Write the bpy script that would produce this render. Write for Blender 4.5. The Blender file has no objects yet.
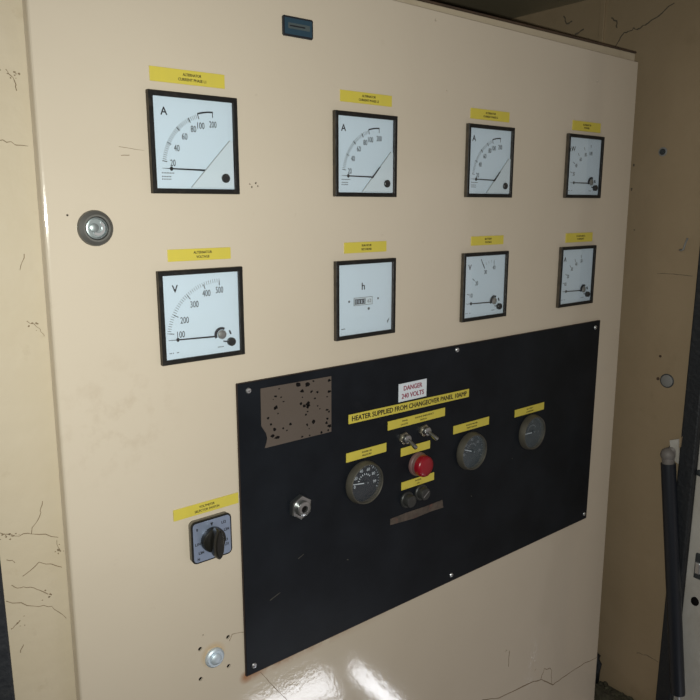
import bpy, bmesh, math, random
from mathutils import Vector, Matrix
random.seed(7)
C = bpy.context.scene.collection
Z0 = 1.5                       # height of the middle of the upper meter band above the ground
PI = math.pi

# ------------------------------------------------------------------ materials
def nt(name):
    m = bpy.data.materials.new(name); m.use_nodes = True
    t = m.node_tree
    for n in list(t.nodes): t.nodes.remove(n)
    out = t.nodes.new('ShaderNodeOutputMaterial')
    b = t.nodes.new('ShaderNodeBsdfPrincipled')
    t.links.new(b.outputs[0], out.inputs[0])
    return m, t, b, out

def mat(name, col, rough=.5, metal=0, bump=0, bscale=60, mottle=0, mscale=12, mcol=None, spec=.5,
        dust=0, dustcol=(.35, .31, .24), dscale=25, lo=.55, hi=.72, rvar=0):
    m, t, b, out = nt(name)
    N = t.nodes.new; L = t.links.new
    b.inputs['Roughness'].default_value = rough
    b.inputs['Metallic'].default_value = metal
    b.inputs['Specular IOR Level'].default_value = spec
    tc = N('ShaderNodeTexCoord')
    base = N('ShaderNodeRGB'); base.outputs[0].default_value = (*col, 1)
    cur = base.outputs[0]
    if mottle:
        no = N('ShaderNodeTexNoise'); no.inputs['Scale'].default_value = mscale
        no.inputs['Detail'].default_value = 5; no.inputs['Roughness'].default_value = .6
        L(tc.outputs['Object'], no.inputs['Vector'])
        r = N('ShaderNodeValToRGB'); r.color_ramp.elements[0].position = .35; r.color_ramp.elements[1].position = .75
        r.color_ramp.elements[0].color = (0, 0, 0, 1); r.color_ramp.elements[1].color = (mottle, mottle, mottle, 1)
        L(no.outputs['Fac'], r.inputs['Fac'])
        mx = N('ShaderNodeMix'); mx.data_type = 'RGBA'
        L(r.outputs['Color'], mx.inputs[0]); L(cur, mx.inputs[6])
        mc = mcol or tuple(c * .6 for c in col)
        mx.inputs[7].default_value = (*mc, 1); cur = mx.outputs[2]
    if dust:
        no = N('ShaderNodeTexNoise'); no.inputs['Scale'].default_value = dscale
        no.inputs['Detail'].default_value = 8; no.inputs['Roughness'].default_value = .65
        L(tc.outputs['Object'], no.inputs['Vector'])
        r = N('ShaderNodeValToRGB'); r.color_ramp.elements[0].position = lo; r.color_ramp.elements[1].position = hi
        r.color_ramp.elements[0].color = (0, 0, 0, 1); r.color_ramp.elements[1].color = (dust, dust, dust, 1)
        L(no.outputs['Fac'], r.inputs['Fac'])
        mx = N('ShaderNodeMix'); mx.data_type = 'RGBA'
        L(r.outputs['Color'], mx.inputs[0]); L(cur, mx.inputs[6])
        mx.inputs[7].default_value = (*dustcol, 1); cur = mx.outputs[2]
    L(cur, b.inputs['Base Color'])
    if bump:
        no = N('ShaderNodeTexNoise'); no.inputs['Scale'].default_value = bscale; no.inputs['Detail'].default_value = 3
        L(tc.outputs['Object'], no.inputs['Vector'])
        bp = N('ShaderNodeBump'); bp.inputs['Strength'].default_value = bump; bp.inputs['Distance'].default_value = .01
        L(no.outputs['Fac'], bp.inputs['Height']); L(bp.outputs[0], b.inputs['Normal'])
    return m

def door_paint():
    """cream gloss paint, a little wavy, with faint grime and a rust bleed along the lower edge of the black panel"""
    m, t, b, out = nt('cream_door_paint')
    N = t.nodes.new; L = t.links.new
    tc = N('ShaderNodeTexCoord')
    def noise(scale, detail=5, rough=.6):
        n = N('ShaderNodeTexNoise'); n.inputs['Scale'].default_value = scale
        n.inputs['Detail'].default_value = detail; n.inputs['Roughness'].default_value = rough
        L(tc.outputs['Object'], n.inputs['Vector']); return n.outputs['Fac']
    def ramp(fac, a, bb, v=1.0):
        r = N('ShaderNodeMapRange'); r.inputs[1].default_value = a; r.inputs[2].default_value = bb
        r.inputs[3].default_value = 0; r.inputs[4].default_value = v
        L(fac, r.inputs[0]); return r.outputs[0]
    def mixc(f, c0, c1):
        mx = N('ShaderNodeMix'); mx.data_type = 'RGBA'
        L(f, mx.inputs[0])
        if isinstance(c0, tuple): mx.inputs[6].default_value = (*c0, 1)
        else: L(c0, mx.inputs[6])
        mx.inputs[7].default_value = (*c1, 1); return mx.outputs[2]
    def mul(a, c):
        n = N('ShaderNodeMath'); n.operation = 'MULTIPLY'; L(a, n.inputs[0])
        if isinstance(c, float): n.inputs[1].default_value = c
        else: L(c, n.inputs[1])
        return n.outputs[0]
    col = mixc(ramp(noise(4), .4, .7, .45), (.585, .505, .408), (.545, .465, .370))
    col = mixc(ramp(noise(55, 8, .7), .64, .78, .35), col, (.36, .28, .19))        # specks of grime
    sp = N('ShaderNodeSeparateXYZ'); L(tc.outputs['Object'], sp.inputs[0])
    # smudge patch of hand dirt left of the panel
    vd = N('ShaderNodeVectorMath'); vd.operation = 'DISTANCE'; L(tc.outputs['Object'], vd.inputs[0])
    vd.inputs[1].default_value = (-.325, 0, -.17)
    col = mixc(mul(ramp(vd.outputs['Value'], .085, .02, .3), ramp(noise(48, 6), .5, .66)), col, (.40, .31, .22))
    # rust bleed under the lower edge of the black panel (x from -0.19 to 0)
    zb = ramp(sp.outputs['Z'], -.532, -.519, 1.0); zt = ramp(sp.outputs['Z'], -.512, -.518, 1.0)
    xb = ramp(sp.outputs['X'], .06, -.15, 1.0); xt = ramp(sp.outputs['X'], -.1925, -.186, 1.0)
    rust = mul(mul(mul(zb, zt), mul(xb, xt)), ramp(noise(38, 5), .38, .62))
    col = mixc(mul(rust, .9), col, (.30, .11, .03))
    vd2 = N('ShaderNodeVectorMath'); vd2.operation = 'DISTANCE'; L(tc.outputs['Object'], vd2.inputs[0])
    vd2.inputs[1].default_value = (-.185, 0, -.521)
    col = mixc(ramp(vd2.outputs['Value'], .010, .002, .75), col, (.33, .12, .03))
    # yellowed ring round the bolt
    vd3 = N('ShaderNodeVectorMath'); vd3.operation = 'DISTANCE'; L(tc.outputs['Object'], vd3.inputs[0])
    vd3.inputs[1].default_value = (-.227, 0, -.472)
    col = mixc(ramp(vd3.outputs['Value'], .017, .010, .5), col, (.50, .30, .10))
    L(col, b.inputs['Base Color'])
    b.inputs['Roughness'].default_value = .09
    b.inputs['Specular IOR Level'].default_value = .5
    bp = N('ShaderNodeBump'); bp.inputs['Strength'].default_value = .034; bp.inputs['Distance'].default_value = .003
    L(noise(130, 2, .5), bp.inputs['Height'])
    bp2 = N('ShaderNodeBump'); bp2.inputs['Strength'].default_value = .03; bp2.inputs['Distance'].default_value = .02
    L(noise(9, 1, .4), bp2.inputs['Height']); L(bp.outputs[0], bp2.inputs['Normal'])
    L(bp2.outputs[0], b.inputs['Normal'])
    return m

def glass(name, haze=0, hazecol=(.5, .55, .6), ior=1.45, rough=.02, tint=(1, 1, 1)):
    m, t, b, out = nt(name)
    t.nodes.remove(b); N = t.nodes.new; L = t.links.new
    tr = N('ShaderNodeBsdfTransparent'); tr.inputs[0].default_value = (*tint, 1)
    gl = N('ShaderNodeBsdfGlossy'); gl.inputs['Roughness'].default_value = rough
    fr = N('ShaderNodeFresnel')
    ge = N('ShaderNodeNewGeometry'); mr0 = N('ShaderNodeMapRange')           # leaving the pane reflects no more than entering it
    mr0.inputs[3].default_value = ior; mr0.inputs[4].default_value = 1 / ior
    L(ge.outputs['Backfacing'], mr0.inputs[0]); L(mr0.outputs[0], fr.inputs['IOR'])
    mx = N('ShaderNodeMixShader'); L(fr.outputs[0], mx.inputs[0]); L(tr.outputs[0], mx.inputs[1]); L(gl.outputs[0], mx.inputs[2])
    cur = mx.outputs[0]
    if haze:
        df = N('ShaderNodeBsdfDiffuse'); df.inputs[0].default_value = (*hazecol, 1)
        tc = N('ShaderNodeTexCoord'); no = N('ShaderNodeTexNoise'); no.inputs['Scale'].default_value = 40; no.inputs['Detail'].default_value = 6
        L(tc.outputs['Object'], no.inputs['Vector'])
        mr = N('ShaderNodeMapRange'); mr.inputs[1].default_value = .3; mr.inputs[2].default_value = .7
        mr.inputs[3].default_value = haze * .6; mr.inputs[4].default_value = haze * 1.3
        L(no.outputs['Fac'], mr.inputs[0])
        m2 = N('ShaderNodeMixShader'); L(mr.outputs[0], m2.inputs[0]); L(cur, m2.inputs[1]); L(df.outputs[0], m2.inputs[2]); cur = m2.outputs[0]
    L(cur, out.inputs[0])
    return m

M = {}
M['door'] = door_paint()
M['frame'] = mat('cream_frame_paint', (.52, .44, .330), .60, mottle=.5, mscale=9, mcol=(.49, .405, .28), bump=.12, bscale=40, dust=.45, dustcol=(.33, .25, .15), dscale=30, lo=.62, hi=.8)
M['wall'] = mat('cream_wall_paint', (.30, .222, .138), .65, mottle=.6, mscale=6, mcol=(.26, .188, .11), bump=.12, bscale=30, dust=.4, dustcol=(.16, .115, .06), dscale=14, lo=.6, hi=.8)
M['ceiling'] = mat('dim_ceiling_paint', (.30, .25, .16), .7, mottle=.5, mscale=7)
M['pale'] = mat('pale_grey_paint', (.52, .50, .47), .6, mottle=.7, mscale=14, mcol=(.40, .36, .30), bump=.2, bscale=40)
M['rust'] = mat('rusty_edge', (.085, .05, .03), .8, mottle=.8, mscale=40, mcol=(.03, .02, .015))
M['bezel'] = mat('black_bezel_plastic', (.009, .0085, .008), .5, spec=.3, bump=.15, bscale=200, dust=.4, dustcol=(.075, .06, .045), dscale=70, lo=.58, hi=.78)
M['bezelside'] = mat('dusty_bezel_side', (.075, .058, .040), .8, mottle=.7, mscale=90, mcol=(.02, .017, .013))
M['dial'] = mat('white_dial_card', (.585, .70, .81), .5, mottle=.25, mscale=30, mcol=(.55, .645, .71))
M['cover'] = mat('pale_corner_cover', (.57, .66, .73), .4)
M['ink'] = mat('black_print', (.012, .014, .02), .6)
M['greyink'] = mat('grey_print', (.10, .115, .13), .6)
M['edgegrey'] = mat('grey_cover_edge', (.33, .36, .37), .5)
M['redink'] = mat('maroon_print', (.28, .06, .09), .6)
M['needle'] = mat('black_pointer', (.006, .006, .008), .5)
M['knob'] = mat('black_screw_plastic', (.02, .02, .02), .35, dust=.5, dustcol=(.14, .13, .11), dscale=160)
M['mech'] = mat('grey_movement_metal', (.35, .36, .35), .35, .8)
M['clear'] = glass('clear_meter_glass')
M['yellow'] = mat('yellow_label_plastic', (.61, .50, .066), .5, mottle=.4, mscale=60, mcol=(.52, .44, .08))
M['yelink'] = mat('label_print', (.035, .026, .008), .6)
M['white'] = mat('white_label_plastic', (.66, .70, .76), .45)
M['panel'] = mat('black_panel_sheet', (.0042, .0056, .0082), .42, mottle=.8, mscale=11, mcol=(.0115, .0142, .0195), spec=.17, dust=.25, dustcol=(.03, .03, .033), dscale=40, lo=.62, hi=.85)
M['paneledge'] = mat('rusted_panel_edge', (.03, .016, .011), .8)
M['steel'] = mat('zinc_screw', (.62, .63, .65), .35, .9)
M['zinc'] = mat('bright_zinc', (.66, .74, .82), .5, .6, mottle=.4, mscale=120, mcol=(.40, .48, .56))
M['chrome'] = mat('dull_chrome', (.40, .41, .41), .28, .95, dust=.5, dustcol=(.20, .17, .12), dscale=140)
M['brass'] = mat('dusty_nickel', (.34, .30, .23), .4, .85, dust=.5, dustcol=(.18, .15, .10), dscale=150)
M['gbezel'] = mat('dusty_gauge_bezel', (.105, .095, .075), .5, .3, mottle=.7, mscale=50, mcol=(.035, .033, .030))
M['gdial'] = mat('dark_gauge_dial', (.012, .016, .022), .5)
M['gdialgrey'] = mat('faded_gauge_dial', (.020, .027, .034), .5)
M['gprint'] = mat('white_gauge_print', (.55, .60, .66), .5)
M['gfaint'] = mat('faded_gauge_print', (.20, .21, .23), .5)
M['ghaze'] = glass('hazy_gauge_glass', .014, (.35, .42, .5), 1.25)
M['ghaze2'] = glass('dusty_gauge_glass', .05, (.28, .36, .42), 1.25)
M['red'] = mat('red_lens_plastic', (.25, .005, .013), .3, mottle=.3, mscale=80, mcol=(.22, .01, .02))
M['lenscol'] = mat('dusty_lens_collar', (.16, .09, .085), .45, dust=.6, dustcol=(.22, .17, .15), dscale=150)
M['capblk'] = mat('black_fuse_cap', (.028, .028, .027), .45, dust=.5, dustcol=(.085, .08, .07), dscale=120)
M['glue'] = mat('brown_glue_residue', (.105, .078, .062), .8, mottle=.9, mscale=70, mcol=(.03, .024, .02), dust=.6, dustcol=(.16, .065, .05), dscale=60)
M['plaque'] = mat('worn_brown_foil', (.115, .090, .074), .42, .25, mottle=.5, mscale=20, mcol=(.13, .105, .09))
M['spot'] = mat('black_wear_and_hole_shade', (.006, .005, .005), .8, spec=.1)  # worn foil spots, and the black sheet that darkens the door holes
M['swbase'] = mat('grey_switch_base', (.16, .14, .11), .55, dust=.4, dustcol=(.3, .24, .16), dscale=90)
M['swplate'] = mat('silver_blue_switch_plate', (.30, .36, .50), .38, .55, mottle=.7, mscale=60, mcol=(.26, .30, .42))
M['swknob'] = mat('black_switch_knob', (.012, .0115, .010), .24, dust=.25, dustcol=(.08, .07, .05), dscale=70)
M['lockring'] = mat('grey_lock_ring', (.17, .165, .155), .42, .6, dust=.5, dustcol=(.09, .085, .08), dscale=120)
M['lockcyl'] = mat('lock_barrel_metal', (.36, .40, .41), .42, .8, mottle=.5, mscale=150, mcol=(.24, .28, .28))
M['badgefr'] = mat('black_badge_frame', (.012, .014, .018), .45)
M['badge'] = mat('dark_blue_badge', (.022, .055, .085), .4, mottle=.4, mscale=120)
M['badgestrip'] = mat('grey_badge_strip', (.065, .085, .09), .5)
M['rubber'] = mat('black_rubber', (.012, .014, .018), .55, bump=.2, bscale=120, dust=.3, dustcol=(.04, .038, .034), dscale=60)
M['strut'] = mat('black_strut_paint', (.010, .013, .020), .4, dust=.3, dustcol=(.06, .055, .05), dscale=70, lo=.62, hi=.75)
M['balljoint'] = mat('grey_ball_joint', (.20, .18, .17), .6, .2, mottle=.5, mscale=120)
M['plug'] = mat('grey_plug', (.20, .195, .19), .6)
M['web'] = mat('dusty_cobweb', (.10, .08, .055), .9)
M['crack'] = mat('paint_crack_dirt', (.20, .145, .09), .9)
M['dirt'] = mat('dirt_clump', (.045, .038, .026), .95, mottle=.8, mscale=70, mcol=(.09, .085, .05), bump=.6, bscale=90)
M['ground'] = mat('grey_ground', (.25, .24, .22), .9, mottle=.6, mscale=3, bump=.4, bscale=25)
M['dark'] = mat('dark_stain_metal', (.03, .035, .04), .6)

# ------------------------------------------------------------------ mesh helpers
class MB:
    def __init__(s): s.v = []; s.f = []; s.sm = []
    def add(s, vs, fs, smooth=False):
        o = len(s.v); s.v += [tuple(v) for v in vs]
        s.f += [tuple(i + o for i in f) for f in fs]; s.sm += [smooth] * len(fs); return s
    def box(s, x0, x1, y0, y1, z0, z1, bev=0):
        bm = bmesh.new(); bmesh.ops.create_cube(bm, size=1)
        for v in bm.verts:
            v.co = ((x0 + x1) / 2 + v.co.x * (x1 - x0), (y0 + y1) / 2 + v.co.y * (y1 - y0), (z0 + z1) / 2 + v.co.z * (z1 - z0))
        if bev: bmesh.ops.bevel(bm, geom=list(bm.edges), offset=bev, segments=2, profile=.5, affect='EDGES')
        return s.bm(bm)
    def bm(s, bm, smooth=False):
        bmesh.ops.recalc_face_normals(bm, faces=bm.faces)
        bm.verts.index_update(); s.add([v.co[:] for v in bm.verts], [[v.index for v in f.verts] for f in bm.faces], smooth); bm.free(); return s
    def prism(s, pts, y0, y1, bev=0):
        """outline in the x-z plane, extruded along y"""
        bm = bmesh.new()
        a = [bm.verts.new((x, y0, z)) for x, z in pts]; b = [bm.verts.new((x, y1, z)) for x, z in pts]
        n = len(pts); bm.faces.new(a); bm.faces.new(b[::-1])
        for i in range(n): bm.faces.new((a[i], a[(i + 1) % n], b[(i + 1) % n], b[i]))
        if bev:
            es = [e for e in bm.edges if all(abs(v.co.y - y0) < 1e-7 for v in e.verts)]
            bmesh.ops.bevel(bm, geom=es, offset=bev, segments=2, profile=.5, affect='EDGES')
        return s.bm(bm)
    def cyl(s, x, z, r, y0, y1, n=28, rx=None): 
        return s.prism([(x + r * math.cos(2 * PI * i / n), z + r * math.sin(2 * PI * i / n)) for i in range(n)], y0, y1)
    def lathe(s, prof, n=36, x=0, z=0):
        """profile of (radius, y) turned about the y axis"""
        vs = []; fs = []
        for r, y in prof:
            for i in range(n): vs.append((x + r * math.cos(2 * PI * i / n), y, z + r * math.sin(2 * PI * i / n)))
        k = len(prof)
        for j in range(k - 1):
            for i in range(n): fs.append((j * n + i, j * n + (i + 1) % n, (j + 1) * n + (i + 1) % n, (j + 1) * n + i))
        fs.append(tuple(range(n))[::-1]); fs.append(tuple((k - 1) * n + i for i in range(n)))
        bm = bmesh.new(); bv = [bm.verts.new(v) for v in vs]
        for f in fs: bm.faces.new([bv[i] for i in f])
        return s.bm(bm)
    def ring(s, w, h, b, y0, y1, bev=.0008):
        """square frame w x h with border b"""
        bm = bmesh.new()
        def loop(x, z, y): return [bm.verts.new(p) for p in ((-x, y, -z), (x, y, -z), (x, y, z), (-x, y, z))]
        x, z = w / 2, h / 2
        loops = [loop(x, z, y1), loop(x, z, y0 + bev), loop(x - bev, z - bev, y0), loop(x - b + bev, z - b + bev, y0), loop(x - b, z - b, y0 + bev), loop(x - b, z - b, y1)]
        for k in range(len(loops)):
            A, B = loops[k], loops[(k + 1) % len(loops)]
            for i in range(4): bm.faces.new((A[i], A[(i + 1) % 4], B[(i + 1) % 4], B[i]))
        return s.bm(bm)
    def tube(s, pts, r, n=8, r1=None):
        pts = [Vector(p) for p in pts]; vs = []; fs = []
        for i, p in enumerate(pts):
            d = (pts[min(i + 1, len(pts) - 1)] - pts[max(i - 1, 0)]).normalized()
            u = d.cross(Vector((0, 0, 1)));
            if u.length < .1: u = d.cross(Vector((1, 0, 0)))
            u.normalize(); w = d.cross(u)
            rr = r if r1 is None else r + (r1 - r) * i / (len(pts) - 1)
            for k in range(n):
                a = 2 * PI * k / n; vs.append(p + u * rr * math.cos(a) + w * rr * math.sin(a))
        for i in range(len(pts) - 1):
            for k in range(n): fs.append((i * n + k, i * n + (k + 1) % n, (i + 1) * n + (k + 1) % n, (i + 1) * n + k))
        fs.append(tuple(range(n))[::-1]); fs.append(tuple((len(pts) - 1) * n + k for k in range(n)))
        return s.add(vs, fs, True)
    def bar(s, p, q, w, y0, y1, w1=None):
        """flat strip in the x-z plane from p to q"""
        d = Vector((q[0] - p[0], q[1] - p[1])); d.normalize(); n = Vector((-d.y, d.x)); w1 = w if w1 is None else w1
        return s.prism([(p[0] + n.x * w / 2, p[1] + n.y * w / 2), (p[0] - n.x * w / 2, p[1] - n.y * w / 2), (q[0] - n.x * w1 / 2, q[1] - n.y * w1 / 2), (q[0] + n.x * w1 / 2, q[1] + n.y * w1 / 2)], y0, y1)
    def text(s, body, x, z, h, y, sx=1.0, width=None, align='CENTER', bold=0):
        """lettering of cap height h centred on (x, z), facing -y, standing 0.15 mm off y"""
        cu = bpy.data.curves.new('t', 'FONT'); cu.body = body; cu.size = h / .70; cu.align_x = align; cu.align_y = 'BOTTOM_BASELINE'
        cu.extrude = .00008; cu.resolution_u = 3
        o = bpy.data.objects.new('t', cu); C.objects.link(o)
        bpy.context.view_layer.update()
        me = bpy.data.meshes.new_from_object(o.evaluated_get(bpy.context.evaluated_depsgraph_get()))
        xs = [v.co.x for v in me.vertices]
        if xs:
            if width: sx = width / (max(xs) - min(xs))
            mid = (max(xs) + min(xs)) / 2 if align == 'CENTER' else 0
            for q, (ox, oz) in enumerate([(0, 0)] if not bold else [(-bold, 0), (bold, 0), (0, bold * .7), (0, -bold * .7)]):      # heavier strokes
                s.add([(x + (v.co.x - mid) * sx + ox, y - v.co.z - .00004 - q * .000004, z + v.co.y - h / 2 + oz) for v in me.vertices], [tuple(p.vertices) for p in me.polygons])
        bpy.data.objects.remove(o); bpy.data.meshes.remove(me); bpy.data.curves.remove(cu)
        return s
    def build(s, name, m, parent=None, loc=(0, 0, 0), smooth=None):
        me = bpy.data.meshes.new(name); me.from_pydata(s.v, [], s.f); me.update()
        for i, p in enumerate(me.polygons): p.use_smooth = s.sm[i] if smooth is None else smooth
        o = bpy.data.objects.new(name, me); C.objects.link(o); o.location = loc
        if m: me.materials.append(m)
        if smooth:
            try: me.set_sharp_from_angle(angle=math.radians(35))
            except Exception: pass
        if parent: o.parent = parent
        return o

def tag(o, label=None, cat=None, group=None, kind=None):
    if label: o['label'] = label
    if cat: o['category'] = cat
    if group: o['group'] = group
    if kind: o['kind'] = kind
    return o
def thing(name, loc, label, cat, group=None):
    o = bpy.data.objects.new(name, None); C.objects.link(o); o.location = loc; o.empty_display_size = .02
    return tag(o, label, cat, group)
def at(x, z, y=0): return (x, y, Z0 + z)

# ------------------------------------------------------------------ the cabinet
cab = thing('control_cabinet', (0, 0, Z0), 'tall cream sheet metal control cabinet carrying the meters and the black panel', 'cabinet')
DT = .016                                                # door thickness
d = MB()
outline = [(-.3731, .286), (-.3830, -1.02), (.6125, -1.02), (.594, .2755)]
bm = bmesh.new()
fr = [bm.verts.new((x, 0, z)) for x, z in outline]; bk = [bm.verts.new((x, DT, z)) for x, z in outline]
bm.faces.new(fr); bm.faces.new(bk[::-1])
for i in range(4): bm.faces.new((fr[i], fr[(i + 1) % 4], bk[(i + 1) % 4], bk[i]))
bmesh.ops.recalc_face_normals(bm, faces=bm.faces)
d.bm(bm)
door = d.build('door', M['door'], cab)
# drilled holes
holes = [(-.2432, -.4581, .0026), (-.2069, -.4578, .0026), (-.2076, -.4959, .0026), (-.2443, -.4964, .0026), (-.2387, -.4421, .0011),
         (.1152, .2692, .0016), (.4782, .2323, .0016), (.1383, .1869, .0012), (-.1579, .0609, .0011), (-.1528, .0651, .0012), (-.1504, .062, .001), (-.1603, .064, .0009),
         (-.354, .0328, .0010), (.4039, -.7766, .0017), (.318, -.7016, .0022)]
hb = MB()
for x, z, r in holes: hb.cyl(x, z, r, -.01, .04, 14)
cut = hb.build('cut', None)
hollow = MB().box(-.368, .588, .0024, .03, -1.01, .270).build('hollow', None, None, (0, 0, Z0))     # folded sheet: 2.4 mm front, open behind
m0 = door.modifiers.new('a', 'BOOLEAN'); m0.object = hollow; m0.operation = 'DIFFERENCE'; m0.solver = 'EXACT'
mod = door.modifiers.new('b', 'BOOLEAN'); mod.object = cut; mod.operation = 'DIFFERENCE'; mod.solver = 'EXACT'
cut.location = (0, 0, Z0)
bpy.context.view_layer.update()
me2 = bpy.data.meshes.new_from_object(door.evaluated_get(bpy.context.evaluated_depsgraph_get()))
door.modifiers.clear(); door.data = me2
bpy.data.objects.remove(cut); bpy.data.objects.remove(hollow)
bv = door.modifiers.new('bev', 'BEVEL'); bv.width = .0032; bv.segments = 3; bv.limit_method = 'ANGLE'; bv.angle_limit = math.radians(60)
# bevel only the outer edges: weight by vertex group
bv.limit_method = 'VGROUP'
vg = door.vertex_groups.new(name='rim'); bv.vertex_group = 'rim'
vg.add([v.index for v in door.data.vertices if any(abs(v.co.x - x) < 1e-4 and abs(v.co.z - z) < 1e-4 for x, z in outline)], 1, 'ADD')

def ribbon(pts, w, y, par):
    mb = MB(); w0 = w
    for a, b in zip(pts[:-1], pts[1:]):
        w1 = w * random.uniform(.5, 1.3); mb.bar(a, b, w0, y - .00025, y + .0005, w1); w0 = w1
    tag(mb.build('paint_crack', M['crack'], par), 'dark crack in the cream paint')
def wig(pts, n=5, amp=.0012):
    out = []
    for a, b in zip(pts[:-1], pts[1:]):
        for i in range(n):
            t = i / n; out.append((a[0] + (b[0] - a[0]) * t + random.uniform(-amp, amp), a[1] + (b[1] - a[1]) * t + random.uniform(-amp, amp)))
    return out + [pts[-1]]
s = door
ribbon(wig([(-.2057, -.4635), (-.2014, -.4561), (-.1893, -.4584), (-.1850, -.46)], 2, .0003), .0006, 0, s)
ribbon(wig([(-.1647, -.5233), (-.1436, -.5556), (-.126, -.5813)], 5, .0004), .0007, 0, s)
ribbon(wig([(.2600, -.768), (.3053, -.7862), (.3912, -.7971), (.4241, -.8062), (.4628, -.8335), (.5003, -.8329), (.5662, -.8343), (.6055, -.8402)], 4, .001), .0016, 0, s)
ribbon(wig([(.424, -.805), (.432, -.785), (.455, -.80), (.458, -.83)], 3, .002), .0010, 0, s)
ribbon(wig([(.326, -.706), (.326, -.735)], 4, .001), .0010, 0, s)
ribbon(wig([(-.302, .0956), (-.277, .0935)], 3, .0003), .0004, 0, s)
ribbon(wig([(-.300, .088), (-.292, .0885)], 3, .0003), .0005, 0, s)

f = MB()
f.box(-.4395, -.352, DT, DT + .03, -1.2, .2930, .0015)
f.box(-.352, .608, DT, DT + .03, .262, .2930, .0015)
f.box(.575, .608, DT, DT + .03, -1.2, .262, .0015)
f.box(-.352, .575, DT, DT + .03, -1.2, -1.00, .0015)
frame = f.build('frame', M['frame'], cab)
s = frame
for pts in ([(-.4338, -.2615), (-.4223, -.2692), (-.407, -.2707), (-.3825, -.2825)], [(-.407, -.2707), (-.3972, -.2527), (-.394, -.241)],
            [(-.430, -.318), (-.4216, -.323), (-.4099, -.3272), (-.3967, -.3396)], [(-.4361, -.3336), (-.4097, -.3468), (-.395, -.354), (-.3817, -.3721)],
            [(-.4015, .0982), (-.3911, .0954), (-.3785, .0935)], [(-.3922, -.0636), (-.3839, -.0701), (-.379, -.0793)],
            [(-.418, -.313), (-.4014, -.3032), (-.3815, -.3153)], [(-.382, -.2989), (-.384, -.285)], [(-.4343, -.3643), (-.4246, -.3574)], [(-.3903, -.0011), (-.395, -.0163)], [(-.391, .158), (-.386, .150), (-.384, .140)],
            [(-.428, -.391), (-.424, -.384)], [(-.430, -.290), (-.424, -.296)]):
    ribbon(wig(pts, 4, .0011), .00065, DT, s)
s = MB()
for x, z, n in ((-.426, -.268, 14), (-.384, -.297, 8), (-.388, .155, 8), (-.387, -.067, 5), (-.424, -.358, 5), (-.398, -.342, 6)):
    for k in range(n):
        a = x + random.gauss(0, .0035); b = z + random.gauss(0, .0025); q = random.uniform(.0004, .0012)
        s.prism([(a + q * random.uniform(.6, 1.6) * math.cos(t), b + q * random.uniform(.5, 1.2) * math.sin(t)) for t in (0, 1.2, 2.4, 3.6, 4.9)], DT - .0003, DT + .0005)
tag(s.build('dirt_speck', M['crack'], frame), 'specks of dirt and chipped paint on the left of the frame', kind='stuff')
b = MB(); b.box(-.4365, .606, DT + .03, .42, -1.2, .290)
b.build('body', M['frame'], cab)
MB().box(-.351, .574, DT + .0285, DT + .0299, -.99, .261).build('hole_shade_sheet', M['spot'], cab)  # black sheet added behind the door so its drilled holes read dark
r = MB(); r.box(-.4395, .6095, DT - .0015, .42, .2930, .2955, .0006)
tag(r.build('top_edge', M['rust'], cab), 'rusty dark top edge')

# ------------------------------------------------------------------ the setting
def struct(name, mb, m): return tag(mb.build(name, m, None, (0, 0, Z0)), kind='structure')
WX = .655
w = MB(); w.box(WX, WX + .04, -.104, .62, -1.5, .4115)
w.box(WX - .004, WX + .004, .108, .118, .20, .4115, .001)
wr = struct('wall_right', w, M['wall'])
s = wr
def wallribbon(pts, wd, par):
    mb = MB()
    for (y0, z0), (y1, z1) in zip(pts[:-1], pts[1:]):
        dv = Vector((y1 - y0, z1 - z0)); dv.normalize(); n = Vector((-dv.y, dv.x)) * wd * random.uniform(.4, .8)
        q = [(y0 + n.x, z0 + n.y), (y0 - n.x, z0 - n.y), (y1 - n.x, z1 - n.y), (y1 + n.x, z1 + n.y)]
        vs = [(WX - .0004, a, c) for a, c in q] + [(WX + .0004, a, c) for a, c in q]
        mb.add(vs, [(0, 1, 2, 3), (7, 6, 5, 4), (0, 4, 5, 1), (1, 5, 6, 2), (2, 6, 7, 3), (3, 7, 4, 0)])
    mb.build('wall_scratch', M['web'], par)
wallribbon(wig([(.088, .318), (.0692, .3412), (.050, .345), (.039, .3425), (.018, .3532), (-.02, .372)], 4, .002), .0016, s)
wallribbon(wig([(.20, .395), (.188, .377), (.178, .38)], 3, .003), .0018, s)
wallribbon(wig([(.098, .372), (.085, .362), (.083, .352)], 3, .002), .0016, s)
wallribbon(wig([(.150, .362), (.170, .356)], 3, .002), .0022, s)
wallribbon(wig([(-.055, -.820), (-.075, -.815), (-.10, -.817)], 4, .001), .0006, s)
wallribbon(wig([(-.03, -.078), (-.06, -.076), (-.094, -.0775)], 4, .0005), .0006, s)
wallribbon(wig([(.0305, .1145), (.0305, .110)], 2, .0005), .0022, s)
wallribbon(wig([(.0307, .0725), (.0309, .067)], 2, .0005), .002, s)
wallribbon(wig([(.0215, -.0025), (.018, -.0025)], 2, .0003), .0015, s)
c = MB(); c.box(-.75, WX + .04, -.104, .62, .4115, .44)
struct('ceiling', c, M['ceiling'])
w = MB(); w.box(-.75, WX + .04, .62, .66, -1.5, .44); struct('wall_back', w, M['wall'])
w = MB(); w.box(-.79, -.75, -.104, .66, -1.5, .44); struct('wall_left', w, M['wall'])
g = MB(); g.box(-6, 6, -7, 3, -1.55, -1.5); struct('floor', g, M['ground'])
g = MB(); g.box(-.75, WX, -.03, .62, -1.5, -1.2); struct('trim_1', g, M['dark'])            # plinth under the cabinet
t_ = MB(); t_.box(WX - .008, WX + .014, -.1325, -.104, -1.5, .44, .003); struct('trim_2', t_, M['rubber'])
t_ = MB(); t_.box(-.475, -.4410, -.012, .05, -1.5, .2930, .003); struct('trim_3', t_, M['rubber'])
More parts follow.
